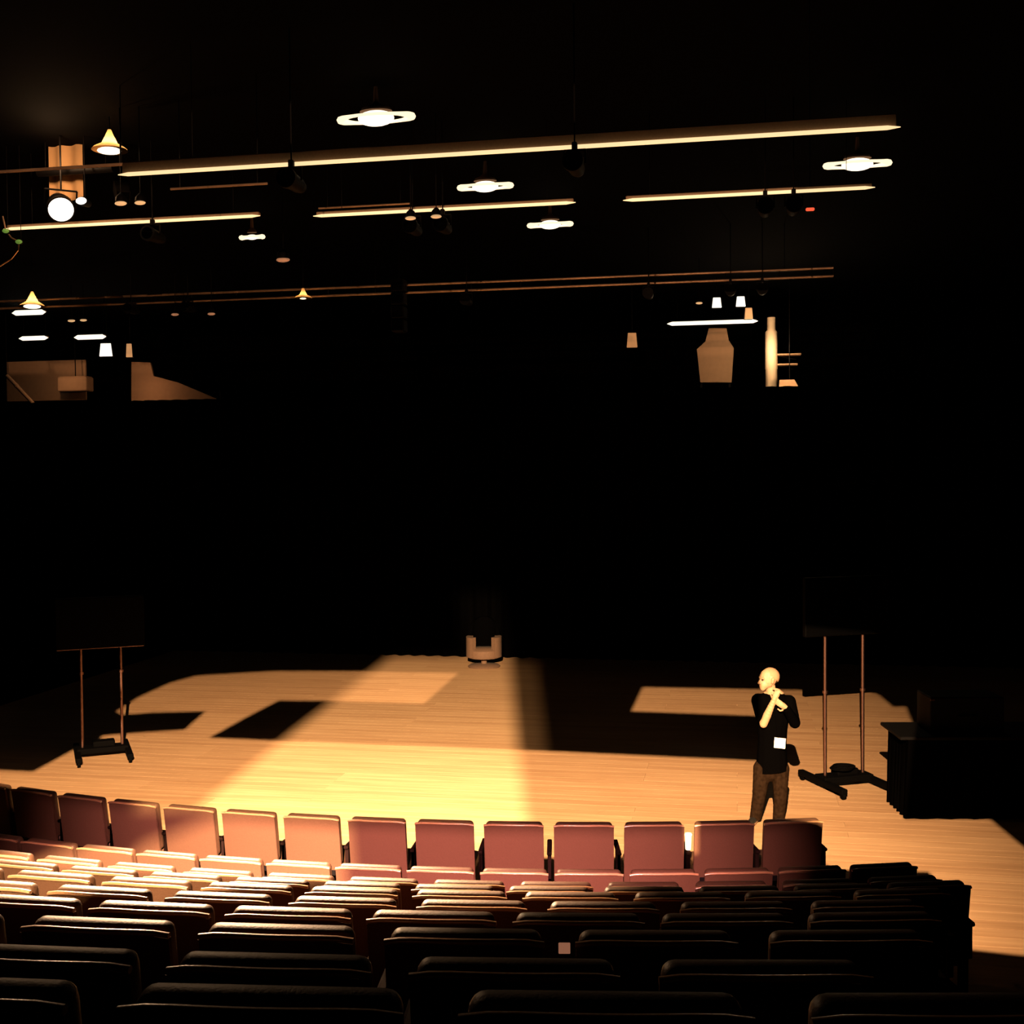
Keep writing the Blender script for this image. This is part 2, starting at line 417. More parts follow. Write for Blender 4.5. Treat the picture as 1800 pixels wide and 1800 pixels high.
# ------------------------------------------------------------------ display carts on the stage
CARTM = mat('cart_black', (0.0008, 0.0007, 0.0007), 0.8, spec=0.03)
def make_cart():
    root = empty('display_cart')
    # base: two long feet, a cross beam and a shelf box
    bm = NB()
    for s in (-1, 1):
        box(bm, (s * 0.34, -0.04, 0.10), (0.085, 1.06, 0.07), bev=0.014, seg=2)
    box(bm, (0, 0.0, 0.125), (0.70, 0.26, 0.08), bev=0.012, seg=2)
    box(bm, (0.02, 0.02, 0.20), (0.30, 0.18, 0.09), bev=0.02, seg=2)
    bm_obj('base_frame', bm, CARTM, root)
    bm = NB(); lathe(bm, [(0.045, -0.02), (0.05, -0.012), (0.05, 0.012), (0.045, 0.02)], Matrix.Rotation(PI / 2, 4, 'Y'), n=16)
    box(bm, (0, 0.0, 0.045), (0.055, 0.05, 0.05), bev=0.008)
    c0 = bm_obj('caster', bm, CARTM, root)
    for i, (x, y) in enumerate(((-.34, -.53), (.34, -.53), (-.34, .44), (.34, .44))):
        c = c0 if i == 0 else dup(c0, root); c.location = (x, y, 0.05)
    bm = NB(); cyl(bm, (0, 0, 0.15), (0, 0, 2.02), 0.021, n=14); p0 = bm_obj('post', bm, CHROME, root, False)
    p0.location = (-.27, 0, 0); tag(p0, 'brushed steel post'); p1 = dup(p0, root); p1.location = (.27, 0, 0)
    bm = NB(); cyl(bm, (0, 0, 0), (0, 0, 0.035), 0.036, n=14); k0 = bm_obj('collar', bm, CHROME, root); k0.location = (-.27, 0, 1.21)
    k1 = dup(k0, root); k1.location = (.27, 0, 1.21)
    bm = NB(); box(bm, (0, 0.03, 1.78), (0.66, 0.04, 0.30), bev=0.006); bm_obj('mounting_plate', bm, CARTM, root)
    bm = NB(); box(bm, (0, -0.05, 1.945), (1.20, 0.07, 0.74), bev=0.012, seg=2); sc = bm_obj('display_casing', bm, SCREEN, root)
    bm = NB(); box(bm, (0, -0.0875, 1.955), (1.14, 0.004, 0.66)); bm_obj('screen', bm, SCREEN, sc)
    bm = NB(); box(bm, (0, -0.085, 1.583), (1.18, 0.012, 0.014), bev=0.003); tag(bm_obj('bottom_trim', bm, CHROME, sc), 'steel trim under the screen')
    return root
cart = make_cart()
pa, pb = on_z(147, 1318, .13), on_z(213, 1312, .13)
cart.location = ((pa.x + pb.x) / 2, (pa.y + pb.y) / 2, 0.0)
cart.rotation_euler = (0, 0, math.atan2(pb.y - pa.y, pb.x - pa.x))
tag(cart, 'display cart with two steel posts at the left edge of the lit stage', 'display cart', 'display carts')
cart2 = dup_tree(cart)
pa, pb = on_z(1450, 1368, .13), on_z(1517, 1362, .13)
cart2.location = ((pa.x + pb.x) / 2, (pa.y + pb.y) / 2, 0.0)
cart2.rotation_euler = (0, 0, math.atan2(pb.y - pa.y, pb.x - pa.x))
tag(cart2, 'display cart with two steel posts standing behind the person, on the lit boards', 'display cart', 'display carts')
for c_ in cart2.children:
    if c_.name.startswith('display_casing'):
        for g_ in list(c_.children):
            if g_.name.startswith('bottom_trim'): bpy.data.objects.remove(g_)
    if c_.name.startswith(('display_casing', 'mounting_plate')): c_.location.z += 0.37       # this screen is cranked higher
# loose cable coil and bag heaped on the right cart's base
bm = NB()
c = Vector(cart2.location)
for t in range(3):
    pts = [c + Vector((-.05 + .13 * math.cos(q / 14 * 2 * PI) + .02 * t, -.12 + .10 * math.sin(q / 14 * 2 * PI), .262 + .018 * t)) for q in range(15)]
    tube(bm, pts, 0.011, 6)
tag(bm_obj('cable_coil', bm, CARTM), 'black cable coiled on the base of the cart behind the person', 'cable')

# ------------------------------------------------------------------ draped table at the right of the stage
ta, tb = on_z(1592, 1440, 0), on_z(1745, 1440, 0)
ang = math.atan2(tb.y - ta.y, tb.x - ta.x)
tt = empty('draped_table', ta, ang, 'black draped table with overhanging top on the right of the stage', 'table')
bm = NB(); W, D, Hh = 1.75, 0.8, 0.92; n = 40
ring0 = []
per = [((0, 0), (W, 0)), ((W, 0), (W, D)), ((W, D), (0, D)), ((0, D), (0, 0))]
pts = []
for a, b in per:
    for i in range(n // 2): pts.append((a[0] + (b[0] - a[0]) * i / (n // 2), a[1] + (b[1] - a[1]) * i / (n // 2)))
lo = [bm.verts.new((x + .02 * math.sin(i * 1.9), y + .02 * math.sin(i * 1.9), 0.004)) for i, (x, y) in enumerate(pts)]
hi = [bm.verts.new((x + .03 * (x < W / 2) * (1) - .03 * (x > W / 2), y, Hh)) for x, y in pts]
for i in range(len(pts)):
    j = (i + 1) % len(pts); bm.faces.new((lo[i], lo[j], hi[j], hi[i]))
bm_obj('drape', bm, DRAPE, tt)
bm = NB(); box(bm, (W / 2 + .03, D / 2 - .02, Hh + .02), (W + .20, D + .02, .04), bev=.008); bm_obj('table_top', bm, BLACKMETAL, tt)
bm = NB(); sphere(bm, (0, 0, 0.02), .02)
c = on_depth(1640, 1224, 13.9)
bx = empty('equipment_case', tt.matrix_world @ Vector((0, 0, 0)), ang, 'black equipment case standing on the draped table', 'case')
bx.location = ta + Matrix.Rotation(ang, 3, 'Z') @ Vector((0.75, 0.4, Hh + .04))
bm.free(); bm = NB(); box(bm, (0, 0, .21), (.85, .5, .42), bev=.015, seg=2); bm_obj('case_body', bm, BLACKMETAL, bx)
bm = NB(); box(bm, (-.40, -.252, .39), (.05, .012, .022), bev=.003); tag(bm_obj('latch', bm, CHROME, bx), 'steel latch')
bm = NB(); tube(bm, [(-.1, -.255, .2), (-.1, -.28, .2), (.1, -.28, .2), (.1, -.255, .2)], .008, 6); bm_obj('handle', bm, BLACKMETAL, bx)

# ------------------------------------------------------------------ tub armchair at the back of the stage
cp = on_z(851, 1172, 0)
ch = empty('tub_armchair', cp, 0.18, 'tub armchair on a round base at the back of the stage', 'chair')
CHF = mat('chair_fabric', (0.10, 0.052, 0.028), 0.85, noise=0.4, nscale=60)
bm = NB(); lathe(bm, [(0.33, 0.0), (0.34, 0.02), (0.30, 0.05), (0.06, 0.07), (0.06, 0.22)], n=28); bm_obj('round_base', bm, CHF, ch, True)
def arc_wall(bm, r0, r1, a0, a1, z0, z1f, n=24):
    rows = []
    for i in range(n + 1):
        a = a0 + (a1 - a0) * i / n; z1 = z1f(i / n)
        rows.append([bm.verts.new((r * math.cos(a), r * math.sin(a), z)) for r, z in ((r0, z0), (r1, z0), (r1, z1), (r0, z1))])
    for A, B in zip(rows[:-1], rows[1:]):
        for j in range(4): bm.faces.new((A[j], B[j], B[(j + 1) % 4], A[(j + 1) % 4]))
    bm.faces.new(rows[0][::-1]); bm.faces.new(rows[-1]); bmesh.ops.recalc_face_normals(bm, faces=bm.faces)
bm = NB(); arc_wall(bm, .28, .36, math.radians(25), math.radians(155), .22, lambda t: .68 + .34 * math.sin(PI * t) ** .5)
tag(bm_obj('backrest', bm, DRAPE, ch, True), 'black curved backrest')
for a0, a1 in ((-50, 24), (156, 230)):
    bm = NB(); arc_wall(bm, .25, .37, math.radians(a0), math.radians(a1), .22, lambda t: .64, 10); bm_obj('armrest', bm, CHF, ch)
bm = NB(); lathe(bm, [(0.05, .2), (.33, .2), (.35, .24), (.34, .36), (.28, .40), (0.0, .41)], n=28); bm_obj('seat', bm, CHF, ch, True)

# ------------------------------------------------------------------ the person on the stage
def blob(name, chains, m, parent, voxel=0.010, smooth=6, cut=None, ell=None):
    """limbs and trunk as tapered chains fused into one skin"""
    V, Fc = [], []
    def ball(p, r, q, n=12):
        m_ = 7; b0 = len(V)
        for a in range(m_ + 1):
            th = PI * a / m_
            for c in range(n):
                ph = 2 * PI * c / n
                V.append((p[0] + r * q[0] * math.sin(th) * math.cos(ph), p[1] + r * q[1] * math.sin(th) * math.sin(ph), p[2] + r * q[2] * math.cos(th)))
        for a in range(m_):
            for c in range(n):
                d_ = (c + 1) % n
                Fc.append((b0 + a * n + c, b0 + (a + 1) * n + c, b0 + (a + 1) * n + d_, b0 + a * n + d_))
    for ch_ in chains:
        pts = ch_['p']; rad = ch_['r']; sq = ch_.get('s', (1, 1, 1)); many = not isinstance(sq[0], (int, float))
        for i, (p, r) in enumerate(zip(pts, rad)): ball(p, r, sq[i] if many else sq)
        for i in range(len(pts) - 1):
            for k in range(1, 6):
                t = k / 6; p = Vector(pts[i]).lerp(Vector(pts[i + 1]), t); r = rad[i] * (1 - t) + rad[i + 1] * t
                ball(p, r, [sq[i][q] * (1 - t) + sq[i + 1][q] * t for q in range(3)] if many else sq)
    m0 = bpy.data.meshes.new(name); m0.from_pydata(V, [], Fc); m0.update()
    o = link(bpy.data.objects.new(name, m0))
    rm = o.modifiers.new('fuse', 'REMESH'); rm.mode = 'VOXEL'; rm.voxel_size = voxel
    sm = o.modifiers.new('soft', 'SMOOTH'); sm.iterations = smooth; sm.factor = 0.5
    dg = bpy.context.evaluated_depsgraph_get()
    me = bpy.data.meshes.new_from_object(o.evaluated_get(dg)); me.name = name
    old = o.data; o.modifiers.clear(); o.data = me; bpy.data.meshes.remove(old)
    if cut:
        b2 = NB(); b2.from_mesh(me)
        for co, no in cut:
            r = bmesh.ops.bisect_plane(b2, geom=b2.verts[:] + b2.edges[:] + b2.faces[:], plane_co=co, plane_no=no, clear_outer=True)
            es = [e for e in b2.edges if e.is_boundary]
            bmesh.ops.holes_fill(b2, edges=es)
        b2.to_mesh(me); b2.free()
    for p in me.polygons: p.use_smooth = True
    me.materials.clear(); me.materials.append(m)
    o.parent = parent
    return o
FD = 13.62
fp = on_z(1352, 1449, 0)
_a = math.atan2(fp.y, fp.x) - PI / 2
person = empty('person', fp, _a, 'person in a black top and brown trousers, hand raised to chin', 'person')
S = 1 / 152.0
def B(px, py, dy=0.0):                      # body frame: x across, y away, z up (metres)
    return Vector(((px - 1352) * S, dy, (1449 - py) * S))
shR, elR, wrR = B(1334, 1232, -.02), B(1343, 1268, -.20), B(1361, 1223, -.27)
shL, elL, wrL = B(1386, 1234, .03), B(1395, 1268, -.08), B(1380, 1238, -.24)
hipR, knR, anR = B(1341, 1352), B(1335, 1400, -.03), B(1329, 1440, .02)
hipL, knL, anL = B(1371, 1352, .02), B(1371, 1400, -.01), B(1368, 1440, .05)
headc = B(1350, 1196, -.06)
def finger_set(base, d, side, up, curl):
    """five fingers leaving the palm: base=knuckle centre, d=direction, side=across the palm"""
    out = []
    for i, (off, L) in enumerate(((-.030, .070), (-.010, .078), (.010, .074), (.029, .058))):
        p0 = base + side * off; p1 = p0 + d * L * .45; p2 = p1 + (d * .7 + curl * .7).normalized() * L * .35; p3 = p2 + (d * .2 + curl).normalized() * L * .28
        out.append(dict(p=[p0, p1, p2, p3], r=[.0095, .009, .0085, .0075]))
    t0 = base - d * .06 - side * .034; t1 = t0 + (d * .6 - side * .6).normalized() * .04; t2 = t1 + (d + curl * .3).normalized() * .034
    out.append(dict(p=[t0, t1, t2], r=[.0125, .0105, .009]))
    return out
dR = (B(1367, 1210, -.22) - wrR).normalized(); sideR = Vector((.8, -.5, .1)).normalized()
palmR = wrR + dR * .075
dL = (B(1371, 1231, -.27) - wrL).normalized(); sideL = Vector((.3, -.2, .9)).normalized()
palmL = wrL + dL * .075
face_d = Vector((-.86, -.50, -.06)).normalized(); face_r = Vector((-.50, .86, 0)).normalized()
chains = [
    dict(p=[B(1356, 1345), B(1357, 1310), B(1358, 1275), B(1360, 1245), B(1360, 1232)], r=[.15, .145, .155, .17, .14], s=[(1, .72, 1)] * 5),
    dict(p=[B(1360, 1232), B(1356, 1218, -.03), headc + Vector((.02, .02, -.03))], r=[.075, .058, .058]),
    dict(p=[headc + Vector((.012, .008, .028)), headc], r=[.093, .088], s=[(1.08, .95, 1.08), (1.0, .92, 1.1)]),
    dict(p=[headc + face_d * .045 + Vector((0, 0, -.045)), headc + face_d * .062 + Vector((0, 0, -.085))], r=[.058, .034]),      # jaw, chin
    dict(p=[headc + face_d * .088 + Vector((0, 0, .012)), headc + face_d * .112 + Vector((0, 0, -.022))], r=[.010, .0165]),      # nose
    dict(p=[headc + face_d * .078 + face_r * -.045 + Vector((0, 0, .030)), headc + face_d * .090 + Vector((0, 0, .030)), headc + face_d * .078 + face_r * .045 + Vector((0, 0, .030))], r=[.012, .013, .012]),  # brow
    dict(p=[headc + face_d * .082 + face_r * -.016 + Vector((0, 0, -.058)), headc + face_d * .088 + Vector((0, 0, -.056)), headc + face_d * .082 + face_r * .016 + Vector((0, 0, -.058))], r=[.009, .010, .009]),  # lips
    dict(p=[headc + face_r * -.096 - face_d * .012 + Vector((0, 0, .015)), headc + face_r * -.092 - face_d * .008 + Vector((0, 0, -.022))], r=[.020, .013], s=(1, 1, 1.1)),
    dict(p=[headc + face_r * .096 - face_d * .012 + Vector((0, 0, .015)), headc + face_r * .092 - face_d * .008 + Vector((0, 0, -.022))], r=[.020, .013], s=(1, 1, 1.1)),
    dict(p=[B(1360, 1236), shR, elR], r=[.08, .062, .046]), dict(p=[elR, elR.lerp(wrR, .35), wrR], r=[.046, .047, .030]),
    dict(p=[B(1362, 1236), shL, elL], r=[.08, .062, .044]), dict(p=[elL, elL.lerp(wrL, .35), wrL], r=[.044, .043, .029]),
    dict(p=[wrR, wrR + dR * .04, palmR], r=[.028, .034, .034], s=[(1, .8, 1), (1.1, .7, 1), (1.1, .65, 1)]),
    dict(p=[wrL, wrL + dL * .04, palmL], r=[.027, .033, .033], s=[(1, .8, 1), (1, .7, 1.1), (1, .65, 1.1)]),
    dict(p=[hipR, knR, anR], r=[.088, .060, .042]), dict(p=[hipL, knL, anL], r=[.088, .060, .042]),
    dict(p=[anR + Vector((0, .02, -.02)), anR + Vector((-.03, -.14, -.035))], r=[.036, .026]), dict(p=[anL + Vector((0, .02, -.02)), anL + Vector((0, -.15, -.035))], r=[.036, .026]),
] + finger_set(palmR, dR, sideR, None, Vector((-.75, .2, -.1)).normalized()) + finger_set(palmL, dL, sideL, None, Vector((-.1, .9, 0)).normalized())
blob('body', chains, SKIN, person, 0.0065, 4)
jc = [dict(p=[B(1357, 1366), B(1357, 1340), B(1357, 1310), B(1358, 1275), B(1360, 1248), B(1360, 1236)], r=[.185, .178, .165, .175, .188, .155], s=[(1, .75, 1)] * 6),
      dict(p=[B(1360, 1236), shR + Vector((0, 0, -.01)), shR.lerp(elR, .72)], r=[.095, .082, .076]),
      dict(p=[B(1362, 1238), shL + Vector((0, 0, -.01)), elL, elL.lerp(wrL, .9)], r=[.095, .080, .066, .050])]
blob('black_top', jc, JACKET, person, 0.010, 5, cut=[(B(1357, 1356), Vector((0.12, 0, -1)))])
tc_ = [dict(p=[B(1356, 1340), B(1356, 1352)], r=[.155, .15], s=[(1, .75, 1)] * 2),
       dict(p=[hipR, knR, anR + Vector((0, 0, .0)), anR + Vector((0, .01, -.03))], r=[.108, .080, .070, .068]), dict(p=[hipL, knL, anL, anL + Vector((0, .01, -.03))], r=[.106, .080, .070, .068])]
blob('trousers', tc_, TROUSER, person, 0.011, 4, cut=[(Vector((0, 0, .045)), Vector((0, 0, -1)))])
for a_, dx in ((anR, -.04), (anL, .01)):
    s_ = blob('shoe', [dict(p=[Vector((a_.x, a_.y + .05, .045)), Vector((a_.x + dx, a_.y - .10, .042)), Vector((a_.x + dx * 1.5, a_.y - .18, .036))], r=[.047, .046, .036], s=(1, 1, .95))], SHOE, person, .009, 3, cut=[(Vector((0, 0, .003)), Vector((0, 0, -1)))])
for s_ in (-1, 1):
    bm = NB(); sphere(bm, headc + face_d * .083 + face_r * .031 * s_ + Vector((0, 0, .012)), .0125, (1, 1, .7), 10); bm_obj('eye', bm, EYEM, person, True)
bm = NB(); sphere(bm, headc + Vector((.020, .014, .034)) - face_d * .012, .098, (1.06, .96, 1.04), 20)
bmesh.ops.bisect_plane(bm, geom=bm.verts[:] + bm.edges[:] + bm.faces[:], plane_co=headc + Vector((0, 0, .05)), plane_no=face_d * .8 + Vector((0, 0, -1)), clear_outer=True)
bm_obj('cropped_hair', bm, HAIRM, person, True)
bm = NB(); box(bm, (0, 0, 0), (.125, .006, .115), bev=.003)
pc = bm_obj('white_card', bm, WHITE, person); pc.location = B(1370, 1301, -.170); pc.rotation_euler = (math.radians(-10), math.radians(3), math.radians(-6)); tag(pc, 'white card hanging at the hip')
bm = NB(); tube(bm, [B(1367, 1293, -.168), B(1364, 1270, -.155), B(1362, 1245, -.165)], .004, 6); bm_obj('lanyard', bm, JACKET, person)

# ------------------------------------------------------------------ small things among the seats
def card(name, label, p, s, rz, cat):
    bm = NB(); box(bm, (0, 0, s[2] / 2), s, bev=min(s) * .2); o = bm_obj(name, bm, WHITE); o.location = p; o.rotation_euler = (0, 0, rz)
    return tag(o, label, cat)
a1 = 17.14 - 2.468 * 2
p = ring_pt(ROW_R[0] - .14, a1 + .03, 0.6695)
cup = empty('paper_cup', p, 0, 'white paper cup on the armrest between the second and third seats of the front row', 'cup')
bm = NB(); lathe(bm, [(.024, 0), (.026, .004), (.032, .125), (.033, .13), (.030, .13), (.024, .01)], n=20); bm_obj('cup_body', bm, WHITE, cup, True)
bm = NB(); lathe(bm, [(.035, .128), (.035, .136), (.030, .144), (0, .145)], n=20); bm_obj('lid', bm, WHITE, cup, True)
PLATE_GLOW = mat('number_plate', (0.15, 0.08, 0.05), 0.8, emit=(1.0, .40, .22), emit_s=.25)  # emission stands in for dim light falling on a number plate
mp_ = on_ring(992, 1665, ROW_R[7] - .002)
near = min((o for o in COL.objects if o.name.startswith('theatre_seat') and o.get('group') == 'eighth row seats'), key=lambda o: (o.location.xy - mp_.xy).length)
bm = NB(); box(bm, (0, 0, 0), (.038, .006, .036), bev=.002); mk = bm_obj('number_plate', bm, PLATE_GLOW, near)
mk.location = Matrix.Rotation(-near.rotation_euler.z, 3, 'Z') @ (mp_ - near.location); mk.location.y = -.004; tag(mk, 'small square number plate with a painted glow')

# ------------------------------------------------------------------ lighting grid overhead
def strip_light(name, label, a, b, drop=0.045, body=True, m=GLOW, hgt=0.12, rad=0.020, cable=True):
    a, b = Vector(a), Vector(b)
    r = empty(name, (a + b) / 2, math.atan2(b.y - a.y, b.x - a.x), label, 'light fitting'); L = (b - a).length
    if body:
        bm = NB(); box(bm, (0, .03, .02 + hgt / 2), (L, .07, hgt), bev=.008); bm_obj('housing', bm, HOUSING, r)
    bm = NB(); prof = [(.004, -L / 2 - .03), (rad, -L / 2 + .08), (rad, L / 2 - .08), (.004, L / 2 + .03)]
    lathe(bm, prof, Matrix.Translation((0, -.028, .012)) @ Matrix.Rotation(PI / 2, 4, 'Y'), n=12); tag(bm_obj('tube', bm, m, r, True), 'glowing tube')
    if cable:
        for s in (-.4, .4):
            bm = NB(); cyl(bm, (L * s, .03, hgt), (L * s, .03, ZC - r.location.z - .002), .004, n=6); bm_obj('suspension_cable', bm, BLACKMETAL, r)
    return r
def flat(px0, py0, px1, py1, Y):
    a, b = on_y(px0, py0, Y), on_y(px1, py1, Y); z = (a.z + b.z) / 2
    return Vector((a.x, Y, z)), Vector((b.x, Y, z))
a, b = flat(215, 310, 1576, 228, 11.0)
strip_light('strip_light', 'long strip light spanning the hall above the front rows', a, b, hgt=.12)
Y2 = 14.2
a, b = flat(12, 403, 455, 384, Y2); strip_light('strip_light', 'strip light of the second line, left segment under the white spotlight', a, b, hgt=.05)
a, b = flat(556, 381, 1008, 360, Y2); strip_light('strip_light', 'strip light of the second line, middle segment', a, b, hgt=.05)
a, b = flat(1100, 357, 1533, 330, Y2); strip_light('strip_light', 'strip light of the second line, right segment above the red lamp', a, b, hgt=.05)
def pipe(name, label, a, b, r=.024, m=PIPE, hang=(-.45, 0, .45), rungs=None, second=None):
    a, b = Vector(a), Vector(b); o = empty(name, (a + b) / 2, math.atan2(b.y - a.y, b.x - a.x), label, 'pipe'); L = (b - a).length
    bm = NB(); cyl(bm, (-L / 2, 0, 0), (L / 2, 0, 0), r, n=12); bm_obj('lower_tube', bm, m, o, True)
    if second:
        bm = NB(); cyl(bm, (-L / 2, 0, second), (L / 2, 0, second), r, n=12); bm_obj('upper_tube', bm, m, o, True)
        bm = NB(); n = int(L / .9)
        for i in range(n + 1): cyl(bm, (-L / 2 + L * i / n, 0, 0), (-L / 2 + L * i / n, 0, second), r * .5, n=6)
        tag(bm_obj('rungs', bm, BLACKMETAL, o), kind='stuff')
    for h in hang:
        bm = NB(); cyl(bm, (L * h, 0, second or 0), (L * h, 0, ZC - o.location.z - .002), .005, n=6); bm_obj('suspension_cable', bm, BLACKMETAL, o)
    return o
a, b = flat(-40, 540, 1465, 490, 21.0)
pipe('lighting_truss', 'two tube lighting truss across the back of the stage', a, b, .022, second=.14)
a, b = flat(-40, 301, 480, 276, 12.0); pipe('lighting_pipe', 'thin lighting pipe crossing behind the pale banner', a, b, .018)
a, b = flat(300, 332, 470, 323, 12.6); pipe('lighting_pipe', 'short thin pipe below the long strip light', a, b, .014, hang=(-.4, .4))
a, b = flat(560, 366, 720, 358, 14.6); pipe('lighting_pipe', 'short thin pipe over the middle strip segment', a, b, .012, hang=(-.4, .4))

CANOPY = mat('pendant_canopy', (.12, .06, .03), .8)
# round-ended oval pendants in the dark ceiling
def pendant(px, py, width_px, label, cone=False):
    z = 7.95; p = on_z(px, py, z); d = (p - EYE).dot(FWD); W_ = width_px * d / FOC
    r = empty('oval_pendant', p, 0.0, label, 'pendant light', 'oval pendants')
    R0 = W_ / 2 - .045
    bm = NB(); N = 40; prev = None; rings = []
    for i in range(N):
        t = 2 * PI * i / N; c = Vector((R0 * math.cos(t), R0 * .40 * math.sin(t), 0)); nrm = Vector((math.cos(t), math.sin(t), 0))
        rr = .022 + .030 * abs(math.cos(t)) ** 5
        rings.append([bm.verts.new(c + nrm * rr * math.cos(u) + Vector((0, 0, rr * .8 * math.sin(u)))) for u in [2 * PI * q / 8 for q in range(8)]])
    for i in range(N):
        A, B_ = rings[i], rings[(i + 1) % N]
        for q in range(8): bm.faces.new((A[q], A[(q + 1) % 8], B_[(q + 1) % 8], B_[q]))
    bm_obj('ring', bm, RING, r, True)
    bm = NB(); sphere(bm, (0, 0, 0), W_ * .15, (1.55, .9, .62), 20); bm_obj('bulb', bm, BULB, r, True)
    bm = NB(); lathe(bm, [(R0 * .46, .075), (R0 * .40, .11), (R0 * .16, .15), (.03, .18), (.02, ZC - z - .002)], n=28, sy=.6, cap=False); bm_obj('canopy', bm, CANOPY, r, True)
    return r
pendant(661, 208, 142, 'largest oval pendant, above the long strip light')
pendant(853, 328, 101, 'oval pendant below the middle of the long strip light')
pendant(967, 395, 82, 'oval pendant below the middle segment of the second strip line')
pendant(1507, 289, 117, 'oval pendant near the right ends of the strip lights')
pendant(443, 417, 48, 'smallest oval pendant, below the left segment of the second strip line')

# cone shaded lamps
CONEM = bpy.data.materials.new('lamp_shade'); CONEM.use_nodes = True
_nt = CONEM.node_tree; _tb = _nt.nodes.new('ShaderNodeBsdfTranslucent'); _tb.inputs[0].default_value = (.62, .33, .12, 1)
_nt.links.new(_tb.outputs[0], _nt.nodes['Material Output'].inputs[0])
def cone_lamp(px, py, Y, r, label, lit):
    p = on_y(px, py, Y); o = empty('cone_lamp', p, 0, label, 'pendant light')
    bm = NB(); lathe(bm, [(r, 0), (r * .86, .03), (r * .46, r * .36), (r * .24, r * .80), (.02, r * 1.15)], n=24, cap=False); bm_obj('shade', bm, CONEM, o, True)
    bm = NB(); sphere(bm, (0, -.01, -.01), r * (.55 if lit else .3), (1.25, 1.1, .30), 16); bm_obj('bulb', bm, BULB if lit else RING, o, True)
    ld = bpy.data.lights.new('bulb', 'POINT'); ld.energy = (36 if lit else 9) * r; ld.color = (1, .72, .42); ld.shadow_soft_size = .02
    lo = link(bpy.data.objects.new('lamp', ld)); lo.parent = o; lo.location = (0, 0, r * .14)
    bm = NB(); cyl(bm, (0, 0, r * 1.1), (0, 0, ZC - .002 - p.z), .008, n=6); bm_obj('stem', bm, BLACKMETAL, o)
    return o
cone_lamp(193, 264, 13.0, .21, 'glowing cone shaded lamp beside the pale banner', True)
cone_lamp(533, 524, 20.6, .16, 'small cone shaded lamp over the truss', False)
cone_lamp(57, 538, 20.6, .24, 'cone shaded lamp over the left end of the truss', True)

# theatre lanterns hanging from the pipes
def make_lantern():
    o = empty('stage_lantern')
    bm = NB(); cyl(bm, (0, .16, -.17), (0, -.10, -.17), .075, .085, 18); cyl(bm, (0, .26, -.17), (0, .16, -.17), .055, .075, 18); bm_obj('body', bm, BLACKMETAL, o, True)
    bm = NB(); lathe(bm, [(.075, .0), (.097, .0), (.097, .05), (.075, .05)], Matrix.Translation((0, -.15, -.17)) @ Matrix.Rotation(-PI / 2, 4, 'X'), n=20, cap=False); bm_obj('lens_ring', bm, BLACKMETAL, o)
    bm = NB(); tube(bm, [(-.10, 0, -.17), (-.10, 0, -.04), (.10, 0, -.04), (.10, 0, -.17)], .010, 6); bm_obj('yoke', bm, BLACKMETAL, o)
    bm = NB(); box(bm, (0, 0, -.01), (.05, .06, .08), bev=.008); bm_obj('clamp', bm, BLACKMETAL, o)
    bm = NB(); cyl(bm, (0, 0, 0), (0, 0, 1), .008, n=6); bm_obj('stem', bm, BLACKMETAL, o)
    return o
lan = make_lantern(); used = False
LAN = [(512, 287, 10.85, 'black stage lantern on the long strip light, left of the largest pendant'),
       (1010, 256, 10.85, 'black stage lantern on the long strip light, right of its middle'),
       (268, 390, 14.05, 'black stage lantern on the left segment of the second strip line'),
       (725, 375, 14.05, 'black stage lantern on the middle strip segment, left of a pair'),
       (778, 372, 14.05, 'black stage lantern on the middle strip segment, right of a pair'),
       (1345, 340, 14.05, 'black stage lantern on the right strip segment, left of a pair'),
       (1395, 337, 14.05, 'black stage lantern on the right strip segment, above the red lamp'),
       (330, 525, 20.85, 'black stage lantern on the truss, left of the small cone lamp'),
       (230, 528, 20.85, 'black stage lantern on the truss, near its left cone lamp'),
       (820, 512, 20.85, 'black stage lantern at the middle of the truss'),
       (1140, 500, 20.85, 'black stage lantern on the truss, left of the right gallery'),
       (1284, 494, 20.85, 'black stage lantern on the truss above the left white floodlight'),
       (1340, 492, 20.85, 'black stage lantern on the truss above the right white floodlight')]
for px, py, Y, lb in LAN:
    o = lan if not used else dup_tree(lan); used = True
    o.location = on_y(px, py, Y - .03); tag(o, lb, 'spotlight', 'hanging stage lanterns')
    for c_ in o.children:
        if c_.name.startswith('stem'): c_.scale.z = ZC - .002 - o.location.z
